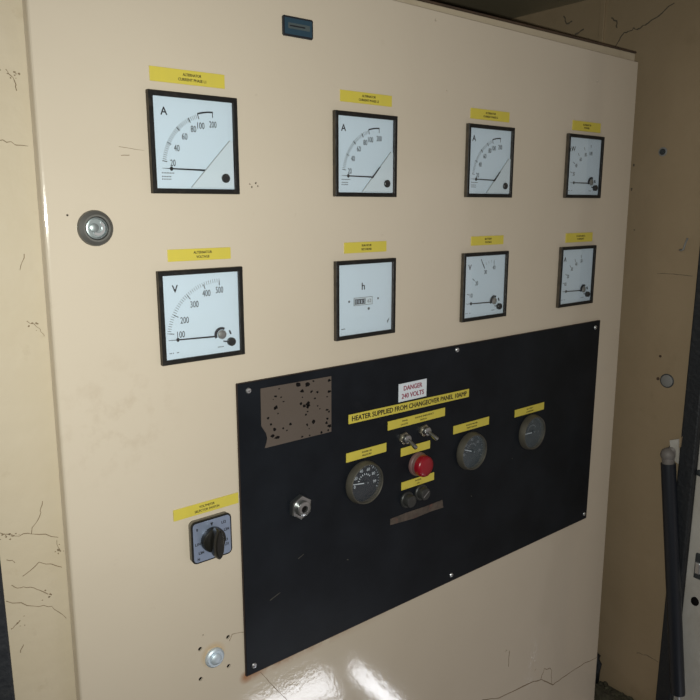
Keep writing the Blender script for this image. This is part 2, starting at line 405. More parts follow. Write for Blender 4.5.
t_ = MB(); t_.box(WX + .004, WX + .04, -.42, -.1325, -1.5, .44, .002); struct('trim_4', t_, M['pale'])
t_ = MB(); t_.box(WX - .030, WX, -.10, .016, -.96, -.9225, .002); struct('trim_5', t_, M['dirt'])

# ------------------------------------------------------------------ yellow labels and other label plates
def label(x0, x1, z0, z1, lines, text_label, m=M['yellow'], ink=M['yelink'], y=0, name='engraved_label', group='yellow engraved labels', tilt=0, th=.0012):
    cx, cz = (x0 + x1) / 2, (z0 + z1) / 2
    o = thing(name, at(cx, cz, y), text_label, 'label', group); o.rotation_euler = (0, tilt, 0)
    w, h = (x1 - x0) / 2, (z1 - z0) / 2
    MB().box(-w, w, -th, 0, -h, h, .0003).build('plate', m, o)
    t = MB()
    for (s, lx, lz, lh, lw) in lines: t.text(s, lx, lz, lh, -th, width=lw, bold=lh * (.035 if lh < .005 else .05))
    t.build('lettering', ink, o); return o
def two(a, b, wa, wb, dx=0, h=.0026, gap=.0042): return [(a, dx, gap / 2 + .0002, h, wa), (b, dx, -gap / 2 - .0002, h, wb)]
label(-.2678, -.1874, .1583, .1718, two('ALTERNATOR', 'CURRENT PHASE L1', .020, .030, .004), 'yellow label reading ALTERNATOR CURRENT PHASE L1 above an ammeter')
label(-.0376, .0420, .1592, .1720, two('ALTERNATOR', 'CURRENT PHASE L2', .021, .031, .003), 'yellow label reading ALTERNATOR CURRENT PHASE L2 above an ammeter')
label(.1845, .2650, .1562, .1698, two('ALTERNATOR', 'CURRENT PHASE L3', .021, .030, .0), 'yellow label reading ALTERNATOR CURRENT PHASE L3 above an ammeter')
label(.4172, .4930, .1556, .1702, two('ALTERNATOR', 'POWER', .022, .014, .0, .0027), 'yellow label reading ALTERNATOR POWER above the kilowatt meter')
label(-.2588, -.1870, -.0144, -.0022, two('ALTERNATOR', 'VOLTAGE', .021, .015, .003), 'yellow label reading ALTERNATOR VOLTAGE above the 500 volt meter')
label(-.0320, .0355, -.0155, -.0024, two('RUN HOUR', 'RECORDER', .0155, .0160, .001), 'yellow label reading RUN HOUR RECORDER above the hour counter')
label(.1942, .2634, -.0140, -.0012, two('BATTERY', 'VOLTAGE', .015, .014, .001), 'yellow label reading BATTERY VOLTAGE above the small-range voltmeter')
label(.4170, .4908, -.0170, -.0022, two('CHARGING', 'CURRENT', .024, .019, .003), 'yellow label reading CHARGING CURRENT above the charging ammeter')
label(-.2674, -.1876, -.2936, -.2808, two('VOLTMETER', 'SELECTOR SWITCH', .019, .030, .0), 'yellow label reading VOLTMETER SELECTOR SWITCH above the rotary switch')

PY = -.003
pl = thing('instrument_panel', at(0, 0), 'large black rectangular panel sheet screwed to the lower half of the door', 'panel')
PX0, PX1, PZ0, PZ1 = -.1852, .5286, -.5181, -.1534
MB().box(PX0, PX1, PY, 0, PZ0, PZ1, .0006).build('sheet', M['panel'], pl)
e = MB()
for (x0, x1, z0, z1) in ((PX0 - .0007, PX0, PZ0, PZ1), (PX1, PX1 + .0007, PZ0, PZ1), (PX0, PX1, PZ0 - .0009, PZ0), (PX0, PX1, PZ1, PZ1 + .0007)):
    e.box(x0, x1, PY + .0004, 0, z0, z1)
tag(e.build('edge', M['paneledge'], pl), 'rusty edge')
for x, z in ((-.1715, -.1626), (.5143, -.1638), (.5201, -.5083), (-.1749, -.5078), (.1694, -.1593), (.1717, -.5083)):
    sc = MB().lathe([(.0034, 0), (.0034, -.0008), (.0026, -.0019), (.0012, -.0022)], 20).build('screw', M['steel'], pl, (x, PY, z), True)
    MB().box(-.0018, .0018, -.00235, -.0019, -.0003, .0003).build('slot', M['spot'], sc)
for (x0, z0, x1, z1) in ((-.1075, -.389, -.099, -.3855), (-.15, -.43, -.135, -.425), (.305, -.352, .306, -.3535), (.2105, -.3905, .212, -.392), (-.03, -.416, -.0275, -.417)):
    tag(MB().bar((x0, z0), (x1, z1), .0011, PY - .0002, PY + .0004, .0006).build('scratch', M['gbezel'], pl), 'pale scratch')

label(-.0279, .1967, -.2314, -.2192, [('HEATER SUPPLIED FROM CHANGEOVER PANEL 10AMP', 0, .0002, .0066, .214)], 'long yellow label reading HEATER SUPPLIED FROM CHANGEOVER PANEL 10AMP', y=PY, tilt=.011)
label(.0389, .1473, -.2522, -.2398, [('PANEL', -.0235, .0022, .0022, .0105), ('LIGHTS', -.0245, -.0026, .0022, .0125), ('ENGINE EMERGENCY', .0135, .0022, .0022, .036), ('SWITCH', .0115, -.0026, .0022, .0125)], 'yellow label above the two toggle switches, under the heater notice', y=PY)
label(.0633, .1188, -.2943, -.2826, [], 'short blank yellow label between the toggle switches and the red light', y=PY)
label(.0652, .1284, -.3439, -.3324, two('ENGINE', 'ON', .0115, .0050, .0, .0020, .0046), 'short yellow label between the red light and the two fuse caps', y=PY)
label(-.0317, .0364, -.2808, -.2685, two('ENGINE OIL', 'PRESSURE', .0165, .0155, .0, .0022, .0042), 'yellow label above the round gauge with a readable scale', y=PY)
label(.1663, .2440, -.2839, -.2714, two('ENGINE WATER', 'TEMP GAUGE', .0245, .0225, .0, .0022, .0042), 'yellow label above the hazy round gauge beside the red light', y=PY)
label(.3058, .3800, -.2850, -.2728, two('BATTERY', 'CHARGING', .0165, .0175, .0, .0022, .0042), 'yellow label above the faded round gauge farthest from the red light', y=PY)
dg = label(.0575, .1093, -.2166, -.1916, [('DANGER', 0, .0056, .0064, .034), ('240 VOLTS', 0, -.0050, .0064, .041)], 'white rectangular label reading DANGER 240 VOLTS above the heater notice', m=M['white'], ink=M['redink'], y=PY, name='warning_label', group='warning labels')
del dg['group']

# worn foil plaque
pq = thing('worn_plaque', at(-.105, -.199, PY), 'brown worn foil plaque with black spots in a corner of the black panel', 'plaque')
def rl(x, z): return (x + .105, z + .199)
MB().prism([rl(-.1559, -.1627), rl(-.0548, -.1634), rl(-.0552, -.2344), rl(-.1522, -.2347), rl(-.1497, -.2290), rl(-.1485, -.2233), rl(-.1500, -.2170), rl(-.1561, -.2072)], -.0006, 0).build('foil', M['plaque'], pq)
sp = MB()
SP = [(252, 213, 5), (273, 169, 3), (296, 243, 3), (240, 230, 2), (210, 337, 5), (226, 373, 4), (244, 404, 6), (232, 442, 6), (258, 452, 8), (291, 398, 4), (311, 411, 3), (334, 372, 5), (264, 311, 3), (283, 219, 3), (256, 275, 7), (248, 284, 4),
      (380, 147, 9), (404, 185, 7), (435, 148, 9), (460, 187, 5), (474, 128, 4), (498, 188, 5), (480, 226, 4), (396, 256, 5), (414, 270, 5), (440, 258, 9), (436, 275, 6), (423, 320, 4), (431, 378, 5), (468, 361, 7), (436, 300, 3), (498, 268, 3), (511, 285, 3),
      (576, 123, 6), (574, 185, 7), (560, 290, 5), (556, 365, 6), (576, 382, 8), (566, 408, 4), (521, 430, 5), (446, 440, 4), (400, 447, 4), (560, 340, 4), (572, 300, 4), (443, 400, 2), (405, 220, 3), (560, 215, 3)]
for u, v, q in SP:
    # approximate place on the foil from its corner-to-corner proportions
    tx = (u - 176) / (588 - 176); zt = 168 + (96 - 168) * tx; zb_ = 515 + (415 - 515) * tx
    tz = (v - zt) / (zb_ - zt); tz = min(max(tz, .03), .97); tx = min(max(tx, .02), .975)
    tx = tx * 1.07 / (1 + .07 * tx)
    x = -.1559 + .1008 * min(tx, .98); z = -.163 - .0715 * tz
    n = 8; q *= .00034
    ph = random.uniform(0, 6)
    sp.prism([(x + .105 + q * random.uniform(.6, 1.7) * math.cos(2 * PI * i / n), z + .199 + q * random.uniform(.5, 1.3) * math.sin(2 * PI * i / n)) for i in range(n)], -.00075, -.0004)
tag(sp.build('worn_spot', M['spot'], pq), 'black spots where the foil has worn away')
# glue residue of a lost label
gr = MB(); pts = [(.0456, -.3805), (.075, -.3796), (.11, -.3806), (.1474, -.3800), (.1500, -.3925), (.125, -.3915), (.09, -.3925), (.0457, -.3894)]
gr.prism([(x - .0975, z + .386) for x, z in pts], -.0005, 0)
tag(gr.build('label_residue', M['glue'], None, at(.0975, -.386, PY)), 'brown strip of glue left by a lost label below the fuse caps', 'residue')

# ------------------------------------------------------------------ square meters
PV = (.021, -.025)
def pol(a, r): a = math.radians(a); return (PV[0] - r * math.cos(a), PV[1] + r * math.sin(a))
def arcstrip(mb, a0, a1, r0, r1, y0, y1, n=14):
    for i in range(n):
        u = a0 + (a1 - a0) * i / n; v = a0 + (a1 - a0) * (i + 1) / n
        mb.prism([pol(u, r0), pol(u, r1), pol(v, r1), pol(v, r0)], y0, y1)
YD = -.0022                                                 # dial surface
def meter(x, z, label_, name, scale, letter, style, needle, thick_arc=False, minor=True, extra=None, cat='meter', group='square panel meters'):
    o = thing(name, at(x, z), label_, cat, group)
    bz = MB().ring(.096, .096, .0046, -.0056, .0, .0007).build('bezel', M['bezel'], o)
    sd = MB()
    for sx in (-1, 1): sd.box(*sorted((sx * .0479, sx * .0484)), -.0048, 0, -.048, .048)
    for sz in (-1, 1): sd.box(-.048, .048, -.0048, 0, *sorted((sz * .0479, sz * .0484)))
    tag(sd.build('side_dust', M['bezelside'], bz), 'brown dusty sides')
    dl = MB().box(-.0436, .0436, YD, 0, -.0436, .0436).build('dial', M['dial'], o)
    y = YD
    MB().text(letter[0], letter[1], letter[2], .0076, y, sx=.95, bold=.00018).build('unit_letter', M['ink'], dl)
    for a, t, dr, h, wd in scale:
        tk = .0523 if style == 'cover' else .0545; te = .0573 if style == 'cover' else .0598
        MB().bar(pol(a, tk), pol(a, te), .0008, y - .00015, y + .0001).build('scale_mark', M['ink'], dl)
        q = pol(a, dr); MB().text(t, q[0], q[1], h * .94, y, width=wd * .92, bold=.00004).build('numeral', M['ink'], dl)
    if thick_arc:
        k = MB(); arcstrip(k, 72.7, 90.3, .0567, .0583, y - .00015, y + .0001); k.build('scale_arc', M['ink'], dl)
    # small print low on the card, too small to read
    if style == 'cover':
        k = MB()
        for w0, zz in ((.013, -.0290), (.010, -.0325), (.009, -.0350)):
            xx = -.037
            while xx < -.037 + w0: k.box(xx, xx + .0011, y - .0001, y, zz, zz + .0011); xx += .0017
        k.build('fine_print', M['greyink'], dl)
    else:
        for grp in ((-.039, -.0375, -.0355, -.031, -.0295), (.0165, .018, .0195, .021, .0225)):
            k = MB()
            for xx in grp: k.box(xx, xx + .001, y - .0001, y, -.0375, -.0364)
            k.build('fine_print', M['greyink'], dl)
    if minor:
        g = MB(); a0 = scale[0][0]
        for i, st in enumerate(minor):
            g.bar(pol(st, .0533 if style == 'cover' else .0580), pol(st, .0573 if style == 'cover' else .0620), (.00055 if st < 52 else .00042), y - .0001, y + .0001)
        tag(g.build('minor_tick', M['greyink'], dl), 'fine grey scale ticks')
    # pointer
    nd = MB(); pv = PV; tip = needle
    dx = Vector((tip[0] - pv[0], tip[1] - pv[1])); Lh = dx.length; u = dx.normalized()
    def on(t): return (pv[0] + u.x * t, pv[1] + u.y * t)
    nd.bar(on(.007), on(Lh * .84), .0017, -.0034, -.0028, .0013); nd.bar(on(Lh * .84), on(Lh), .0007, -.0034, -.0028, .0003)
    cx, cz = on(Lh * .83); nd.prism([(cx + .0017 * math.cos(a * PI / 4), cz + .0022 * math.sin(a * PI / 4)) for a in range(8)], -.0035, -.0027)
    if style == 'cover': nd.bar(on(-.0), on(.02), .0016, -.0034, -.0028)
    nd.build('pointer', M['needle'], o)
    if style == 'cover':
        MB().prism([(.0425, .0055), (.0425, -.0425), (-.0068, -.0425), (.0385, .0055)], -.0042, -.0024, .0004).build('corner_cover', M['cover'], o)
        MB().bar((-.0066, -.0420), (.0386, .0056), .0006, -.0044, -.0030).build('cover_edge', M['edgegrey'], o)
        if extra == 'dark_edge':
            e_ = MB(); e_.bar((.0085, -.0262), (.0215, -.0125), .0016, -.0045, -.003, .0008); e_.build('cover_edge', M['ink'], o)
        kx, kz = .0322, -.0323
    else:
        mv = MB(); arcs = [(PV[0] + .0082 * math.cos(a), PV[1] + .0015 + .0082 * math.sin(a)) for a in [math.radians(60 + 12 * i) for i in range(13)]]
        inn = [(PV[0] + .0056 * math.cos(a), PV[1] + .0015 + .0056 * math.sin(a)) for a in [math.radians(60 + 12 * i) for i in range(13)]]
        for i in range(12): mv.prism([arcs[i], arcs[i + 1], inn[i + 1], inn[i]], -.0039, -.0023)
        mv.bar((.0235, -.031), (.0315, -.0325), .0012, -.0039, -.0023); mv.bar((.031, -.020), (.0325, -.024), .0013, -.0036, -.0023)
        mv.build('movement_arc', M['ink'], o)
        hub = MB().lathe([(.0050, -.0022), (.0050, -.0036), (.0036, -.0040), (.0014, -.0046)], 24, PV[0] + .0008, PV[1] + .0015).build('pivot', M['mech'], o, smooth=True)
        kx, kz = .0324, -.0324
    kb = MB().lathe([(.0046, -.0022), (.0046, -.0058), (.0038, -.0066)], 24, kx, kz).build('adjuster_screw', M['knob'], o, smooth=True)
    MB().bar((kx - .003, kz - .001), (kx + .003, kz + .001), .0008, -.0069, -.0064).build('slot', M['ink'], kb)
    # clear cover in front of the card
    MB().box(-.0436, .0436, -.0052, -.0048, -.0436, .0436).build('cover_glass', M['clear'], o)
    return o
A_SC = [(8.1, '20', .0462, .0066, .0060), (27, '40', .0460, .0066, .0064), (45.4, '60', .0455, .0066, .0064), (61.3, '80', .0458, .0066, .0064), (72.7, '100', .0459, .0066, .0085), (89.8, '200', .0458, .0066, .0088)]
A_MIN = [8.1 + (72.7 - 8.1) * i / 30 for i in range(31)]
meter(-.2241, .1014, 'square white ammeter under the yellow label CURRENT PHASE L1', 'ammeter', A_SC, ('A', -.0318, .0302), 'cover', (-.0368, -.0241), True, A_MIN)
meter(0, .1, 'square white ammeter under the yellow label CURRENT PHASE L2', 'ammeter', A_SC, ('A', -.034, .0302), 'cover', (-.0375, -.0241), True, A_MIN, 'dark_edge')
meter(.2254, .1008, 'square white ammeter under the yellow label CURRENT PHASE L3', 'ammeter', A_SC, ('A', -.034, .0302), 'cover', (-.0385, -.0238), True, A_MIN, 'dark_edge')
K_SC = [(16, '20', .0497, .006, .0060), (32, '40', .0500, .006, .0060), (49, '60', .0480, .006, .0060), (67, '80', .0475, .006, .0060), (85, '100', .0465, .006, .0085)]
meter(.4522, .1013, 'square kilowatt meter with a kW dial under the yellow label POWER', 'power_meter', K_SC, ('kW', -.0335, .0265), 'disc', (-.0360, -.0250), False, False)
V_SC = [(8.4, '100', .0468, .0072, .0092), (27.3, '200', .0468, .0072, .0102), (51.3, '300', .0475, .0072, .0100), (72, '400', .0500, .0072, .0100), (90, '500', .0500, .0072, .0095)]
V_MIN = [8.4 + (90 - 8.4) * i / 34 for i in range(35)]
meter(-.2237, -.0715, 'square voltmeter with a scale to 500 under the label ALTERNATOR VOLTAGE', 'voltmeter', V_SC, ('V', -.0297, .0296), 'disc', (-.0398, -.0230), False, V_MIN)
B_SC = [(15, '10', .0505, .0062, .0058), (38, '20', .0485, .0062, .0060), (66, '30', .0492, .0062, .0062), (88, '40', .0505, .0062, .0064)]
m7 = meter(.2241, -.0722, 'square voltmeter with a scale to 40 under the label BATTERY VOLTAGE', 'voltmeter', B_SC, ('V', -.0325, .0283), 'disc', (-.0390, -.0232), False, [66 + 5.5 * i for i in range(5)])
MB().bar((-.0095, .0385), (-.0022, .0260), .0010, -.0026, -.0023).build('index_mark', M['ink'], m7)
C_SC = [(15, '10', .0520, .0060, .0055), (30, '20', .0515, .0060, .0058), (46.5, '30', .0510, .0060, .0058), (62, '40', .0505, .0060, .0058), (79, '50', .0500, .0060, .0058)]
meter(.4504, -.0717, 'square charging ammeter above the top corner of the black panel, under the CHARGING label', 'ammeter', C_SC, ('A', -.0338, .0285), 'disc', (-.0375, -.0232), False, False)
# hour meter
hm = thing('hour_meter', at(.0005, -.0724), 'square hour counter with an h and a small digit window', 'meter', 'square panel meters')
hbz = MB().ring(.096, .096, .0046, -.0056, .0, .0007).build('bezel', M['bezel'], hm)
sd = MB()
for sx in (-1, 1): sd.box(*sorted((sx * .0479, sx * .0484)), -.0048, 0, -.048, .048)
for sz in (-1, 1): sd.box(-.048, .048, -.0048, 0, *sorted((sz * .0479, sz * .0484)))
sd.build('side_dust', M['bezelside'], hbz)
hd = MB().box(-.0436, .0436, YD, 0, -.0436, .0436).build('dial', M['dial'], hm)
MB().text('h', -.0037, .0159, .0088, YD, bold=.0002).build('unit_letter', M['ink'], hd)
for x, z, r in ((-.0264, -.0019, .0015), (.0205, -.0014, .0014), (.0052, -.0130, .0018)): MB().cyl(x, z, r, YD - .0002, YD + .0001, 14).build('rivet', M['greyink'], hd)
k = MB().bar((.0365, -.0325), (.0400, -.0280), .0013, YD - .0002, YD, .0005); k.bar((.0365, -.0340), (.0385, -.0305), .0012, YD - .0002, YD); k.build('smudge', M['greyink'], hd)
k = MB()
for xx in (-.0385, -.0369, -.0353, -.0337): k.box(xx, xx + .0012, YD - .0001, YD, -.0357, -.0345)
k.build('fine_print', M['greyink'], hd)
ct = MB().box(-.0190, .0108, YD - .0004, YD, -.0078, .0020).build('counter', M['cover'], hm)
MB().ring(.0298, .0098, .0005, YD - .0007, YD, .0001).build('counter_frame', M['greyink'], ct, (-.0041, 0, -.0029))
for i in range(4):
    x = -.0155 + i * .0043
    MB().box(x - .0019, x + .0019, YD - .0008, YD - .0003, -.0062, .0002).build('digit_wheel', M['ink'], ct)
dg_ = MB()
for i, chh in enumerate('0115'): dg_.text(chh, -.0155 + i * .0043, -.0030, .0044, YD - .0008, width=.0022 if chh != '1' else .0011)
dg_.build('digit', M['dial'], ct)
MB().text('62', .0058, -.0030, .0044, YD - .0004, width=.0058).build('decimal_digit', M['greyink'], ct)
MB().box(-.0436, .0436, -.0052, -.0048, -.0436, .0436).build('cover_glass', M['clear'], hm)

# ------------------------------------------------------------------ round gauges on the black panel
def gauge(x, z, label_, numerals, hz, pr, dialm, na, nlen, name):
    o = thing(name, at(x, z, PY), label_, 'gauge', 'round gauges')
    MB().lathe([(.0290, 0), (.0293, -.0018), (.0288, -.0040), (.0277, -.0080), (.0270, -.0098), (.0262, -.0103), (.0255, -.0098), (.0250, -.0070), (.0250, -.0030)], 56).build('bezel', M['gbezel'], o, smooth=True)
    dl = MB().cyl(0, 0, .0252, -.0036, -.0030, 40).build('dial', dialm, o)
    k = MB()
    for i in range(25):
        a = math.radians(205 - 230 * i / 24); r0 = .0215 if i % 4 == 0 else .0228
        k.bar((r0 * math.cos(a), r0 * math.sin(a)), (.0245 * math.cos(a), .0245 * math.sin(a)), .0007 if i % 4 == 0 else .0004, -.00385, -.0035)
    for i, t in enumerate(numerals):
        a = math.radians(190 - 200 * i / (len(numerals) - 1)); k.text(t, .0172 * math.cos(a), .0172 * math.sin(a) + .001, .0042, -.0036, width=.0052 if len(t) > 1 else .0026)
    for i in range(9):
        a = math.radians(180 - 140 * i / 8); k.bar((.0095 * math.cos(a), .0095 * math.sin(a) + .001), (.0118 * math.cos(a), .0118 * math.sin(a) + .001), .0011, -.00385, -.0035)
    k.build('dial_marking', pr, dl)
    a = math.radians(na)
    n = MB(); n.bar((-.004 * math.cos(a), -.004 * math.sin(a)), (nlen * math.cos(a), nlen * math.sin(a)), .0016, -.0058, -.0052, .0008)
    n.build('pointer', M['gprint'], o)
    MB().lathe([(.0030, -.0036), (.0030, -.0062), (.0020, -.0068)], 16).build('pointer_hub', M['gdial'], o)
    MB().lathe([(.0253, -.0078), (.0253, -.0084), (.018, -.00845), (.009, -.0085), (.001, -.0085)], 40).build('lens', hz, o, smooth=True)
    return o
gauge(-.0032, -.3140, 'round gauge on the black panel with a readable white scale', ['0', '20', '40', '60', '80', '99'], M['ghaze'], M['gprint'], M['gdial'], 172, .021, 'round_gauge')
gauge(.2042, -.3170, 'hazy round gauge on the black panel, the next one beside the red light', ['40', '60', '80', '100', '120'], M['ghaze2'], M['gfaint'], M['gdialgrey'], 160, .019, 'round_gauge')
gauge(.3480, -.3168, 'faded round gauge on the black panel, farthest from the red light', ['-', '0', '+'], M['ghaze2'], M['gfaint'], M['gdialgrey'], 178, .019, 'round_gauge')

# toggle switches
def toggle(x, z, label_, tip):
    o = thing('toggle_switch', at(x, z, PY), label_, 'switch', 'toggle switches')
    hx = MB().prism([(.0088 * math.cos(i * PI / 3 + .2), .0088 * math.sin(i * PI / 3 + .2)) for i in range(6)], -.0030, 0, .0006); hx.build('hex_nut', M['brass'], o)
    MB().lathe([(.0062, -.003), (.0064, -.0080), (.0056, -.0092), (.0030, -.0096)], 24).build('bushing', M['chrome'], o, smooth=True)
    lv = MB(); T = Vector(tip); pts = [Vector((0, -.0085, 0)).lerp(T, t) for t in (0, .25, .5, .75, .93, 1)]
    vs = [.0021, .0023, .0027, .0031, .0031, .0016]
    for i in range(5): lv.tube([pts[i], pts[i + 1]], vs[i], 14, vs[i + 1])
    lv.build('lever', M['chrome'], o, smooth=True)
toggle(.0690, -.2690, 'chrome toggle switch whose lever overlaps the short blank yellow label', (.0025, -.0225, -.0095))
toggle(.1068, -.2655, 'chrome toggle switch clear of the blank label, nearer the hazy gauge', (.0040, -.0235, -.0085))

# red light, fuse caps, hex socket
o = thing('indicator_light', at(.0958, -.3120, PY), 'round red warning light in the middle of the black panel', 'light')
MB().lathe([(.0170, 0), (.0170, -.0030), (.0160, -.0045), (.0155, -.0048)], 40).build('collar', M['lenscol'], o, smooth=True)
MB().lathe([(.0156, -.0044), (.0155, -.0075), (.0152, -.0090)], 40).build('lens_skirt', M['lenscol'], o, smooth=True)
MB().lathe([(.0152, -.0088), (.0150, -.0150), (.0142, -.0170), (.0120, -.0185), (.007, -.0194), (.001, -.0196)], 40).build('lens', M['red'], o, smooth=True)
for x, z, lab, sl in ((.0760, -.3600, 'plain black round fuse cap without a slot', False), (.1030, -.3562, 'black round fuse cap with a slot, below the short yellow label', True)):
    o = thing('fuse_holder', at(x, z, PY), lab, 'fuse holder', 'fuse caps')
    MB().lathe([(.0118, 0), (.0118, -.0020), (.0108, -.0032)], 32).build('collar', M['capblk'], o, smooth=True)
    cp = MB().lathe([(.0090, -.003), (.0088, -.0098), (.0080, -.0112), (.0060, -.0114)], 32).build('cap', M['capblk'], o, smooth=True)
    if sl: MB().bar((-.005, -.0035), (.005, .0035), .0014, -.0118, -.0112).build('slot', M['chrome'], cp)
o = thing('hex_socket', at(-.1052, -.3198, PY), 'chrome hexagonal nut socket on the black panel below the worn foil plaque', 'socket')
MB().prism([(.0155 * math.cos(i * PI / 3 + .45), .0155 * math.sin(i * PI / 3 + .45)) for i in range(6)], -.0070, 0, .0016).build('hex_nut', M['chrome'], o)
MB().lathe([(.0100, -.0068), (.0096, -.0118), (.0084, -.0126), (.0046, -.0126), (.0040, -.0110), (.0036, -.0070)], 32).build('barrel', M['chrome'], o, smooth=True)
MB().cyl(0, 0, .0042, -.0100, -.0068, 20).build('bore', M['spot'], o)

# rotary selector switch
o = thing('rotary_switch', at(-.2262, -.3232), 'square rotary selector switch with black grip beside the edge of the black panel', 'switch')
def rsq(w, r, n=5):
    p = []
    for cx, cz, a0 in ((w - r, w - r, 0), (-w + r, w - r, 90), (-w + r, -w + r, 180), (w - r, -w + r, 270)):
        for i in range(n + 1):
            a = math.radians(a0 + 90 * i / n); p.append((cx + r * math.cos(a), cz + r * math.sin(a)))
    return p
MB().prism(rsq(.0242, .005), -.0058, 0).build('base', M['swbase'], o)
MB().prism(rsq(.0246, .0052), -.0080, -.0058, .0005).build('rim', M['bezel'], o)
pt = MB().prism(rsq(.0230, .0042), -.0083, -.0079).build('face_plate', M['swplate'], o)
t = MB()
for s_, x, z in (('0', -.0180, .0155), ('L1N', -.0178, -.0015), ('L3N', -.0140, -.0125), ('N', -.0175, -.0195), ('L12', .0148, .0160), ('L2N', .0180, .0065), ('L23', .0165, -.0060), ('L31', .0175, -.0115)):
    t.text(s_, x, z, .0031, -.0083, sx=.85, bold=.0002)
t.prism([(-.0018, .0195), (.0018, .0195), (0, .0150)], -.0084, -.0081)
t.build('plate_marking', M['ink'], pt)
kn = MB().lathe([(.0142, -.0083), (.0142, -.0125), (.0134, -.0150), (.0120, -.0158)], 40).build('knob', M['swknob'], o, smooth=True)
gp = []
for i in range(21):                                     # grip outline: long pointed oval
    a = 2 * PI * i / 21; gp.append((.0060 * math.sin(a) * (1 - .15 * math.cos(a)), .0175 * math.cos(a) - .0010))
gm = MB(); bm = bmesh.new()
lay = [(1.0, -.0150), (1.0, -.0215), (.90, -.0258), (.66, -.0275)]
rows = [[bm.verts.new((x * k_, y, z * (k_ * .4 + .6))) for x, z in gp] for k_, y in lay]
for A, B in zip(rows[:-1], rows[1:]):
    for i in range(21): bm.faces.new((A[i], A[(i + 1) % 21], B[(i + 1) % 21], B[i]))
bm.faces.new(rows[-1]); bm.faces.new(rows[0][::-1]); gm.bm(bm)
g_ = gm.build('grip', M['swknob'], o, smooth=True); g_.rotation_euler = (0, math.radians(2), 0)

# big zinc bolt with washer
o = thing('flanged_bolt', at(-.2262, -.4755), 'bright zinc flanged bolt between four empty holes in the door', 'bolt')
MB().lathe([(.0118, 0), (.0120, -.0014), (.0116, -.0034), (.0098, -.0048)], 40).build('washer', M['zinc'], o, smooth=True)
MB().lathe([(.0070, -.0046), (.0068, -.0064), (.0052, -.0078), (.0020, -.0082)], 28).build('head', M['zinc'], o, smooth=True)

# quarter turn lock
o = thing('door_lock', at(-.3297, .0206), 'round grey quarter turn lock near the edge of the cabinet door', 'lock')
MB().lathe([(.0168, 0), (.0168, -.0014), (.0160, -.0040), (.0126, -.0066), (.0110, -.0066), (.0104, -.0046), (.0104, -.0020)], 44).build('escutcheon', M['lockring'], o, smooth=True)
MB().lathe([(.0104, -.002), (.0100, -.0056), (.0088, -.0060), (.0084, -.0040), (.0074, -.0040)], 40).build('barrel', M['lockcyl'], o, smooth=True)
cr = MB(); n = 14
for i in range(n):
    a = math.radians(60 - 190 * i / n); b_ = math.radians(60 - 190 * (i + 1) / n)
    cr.prism([(.0044 * math.cos(a) + .001, .0044 * math.sin(a)), (.0068 * math.cos(a) + .001, .0068 * math.sin(a)), (.0068 * math.cos(b_) + .001, .0068 * math.sin(b_)), (.0044 * math.cos(b_) + .001, .0044 * math.sin(b_))], -.0056, -.0038)
cr.build('key_ridge', M['steel'], o)
MB().lathe([(.0042, -.0038), (.0041, -.0054), (.0034, -.0058)], 24, -.0022, .0004).build('key_pin', M['lockcyl'], o, smooth=True)

# small badge near the top
o = thing('maker_badge', at(-.0958, .2298), 'small dark blue rectangular badge near the top of the door', 'badge')
MB().prism([(x * .0197, z * .0102) for x, z in [(-1, -.86), (-.93, -1), (.93, -1), (1, -.86), (1, .86), (.93, 1), (-.93, 1), (-1, .86)]], -.0022, 0, .0004).build('frame', M['badgefr'], o)
MB().box(-.0178, .0178, -.0025, -.002, -.0082, .0082).build('face', M['badge'], o)
MB().box(-.0135, .0150, -.0027, -.0024, -.0024, .0034).build('strip', M['badgestrip'], o)
MB().box(-.0115, .0085, -.0029, -.0026, -.0002, .0012).build('strip_line', M['badgefr'], o)

# ------------------------------------------------------------------ things on the right wall
def wallbolt(y, z, r, h, label_, m, name='wall_bolt', cat='bolt', group=None):
    o = thing(name, (WX, y, Z0 + z), label_, cat, group); o.rotation_euler = (0, 0, -PI / 2)      # local -y points into the room (-x)
    MB().lathe([(r, 0), (r, -h * .5), (r * .8, -h)], 24).build('head', m, o, smooth=True)
    return o
o = wallbolt(-.022, .1324, .0052, .004, 'small dark bolt high on the tan side wall', M['dark'])
MB().lathe([(.0078, 0), (.0078, -.0008), (.0070, -.0012)], 24).build('washer', M['plug'], o)
o = wallbolt(-.0664, -.2679, .0108, .0020, 'round grey plug on the tan side wall above the gas strut', M['plug'], 'wall_plug', 'plug')
MB().lathe([(.0128, 0), (.0128, -.0006), (.0120, -.0010)], 28).build('rim', M['dark'], o)
wallbolt(-.0496, -.2672, .0028, .002, 'tiny brown screw beside the round grey wall plug', M['rust'], 'wall_screw', 'screw')
wallbolt(-.0500, -.2253, .0022, .002, 'tiny brown screw above the round grey wall plug', M['rust'], 'wall_screw', 'screw')
hk = MB(); hk.tube([(WX + .002, -.0700, -.0330), (WX - .006, -.0705, -.0340), (WX - .010, -.0745, -.0345), (WX - .010, -.0790, -.0325), (WX - .009, -.0800, -.0250), (WX - .007, -.0830, -.0130)], .0016, 8)
tag(hk.build('wall_hook', M['plug'], None, (0, 0, Z0)), 'small bent wire hook on the tan side wall', 'hook')

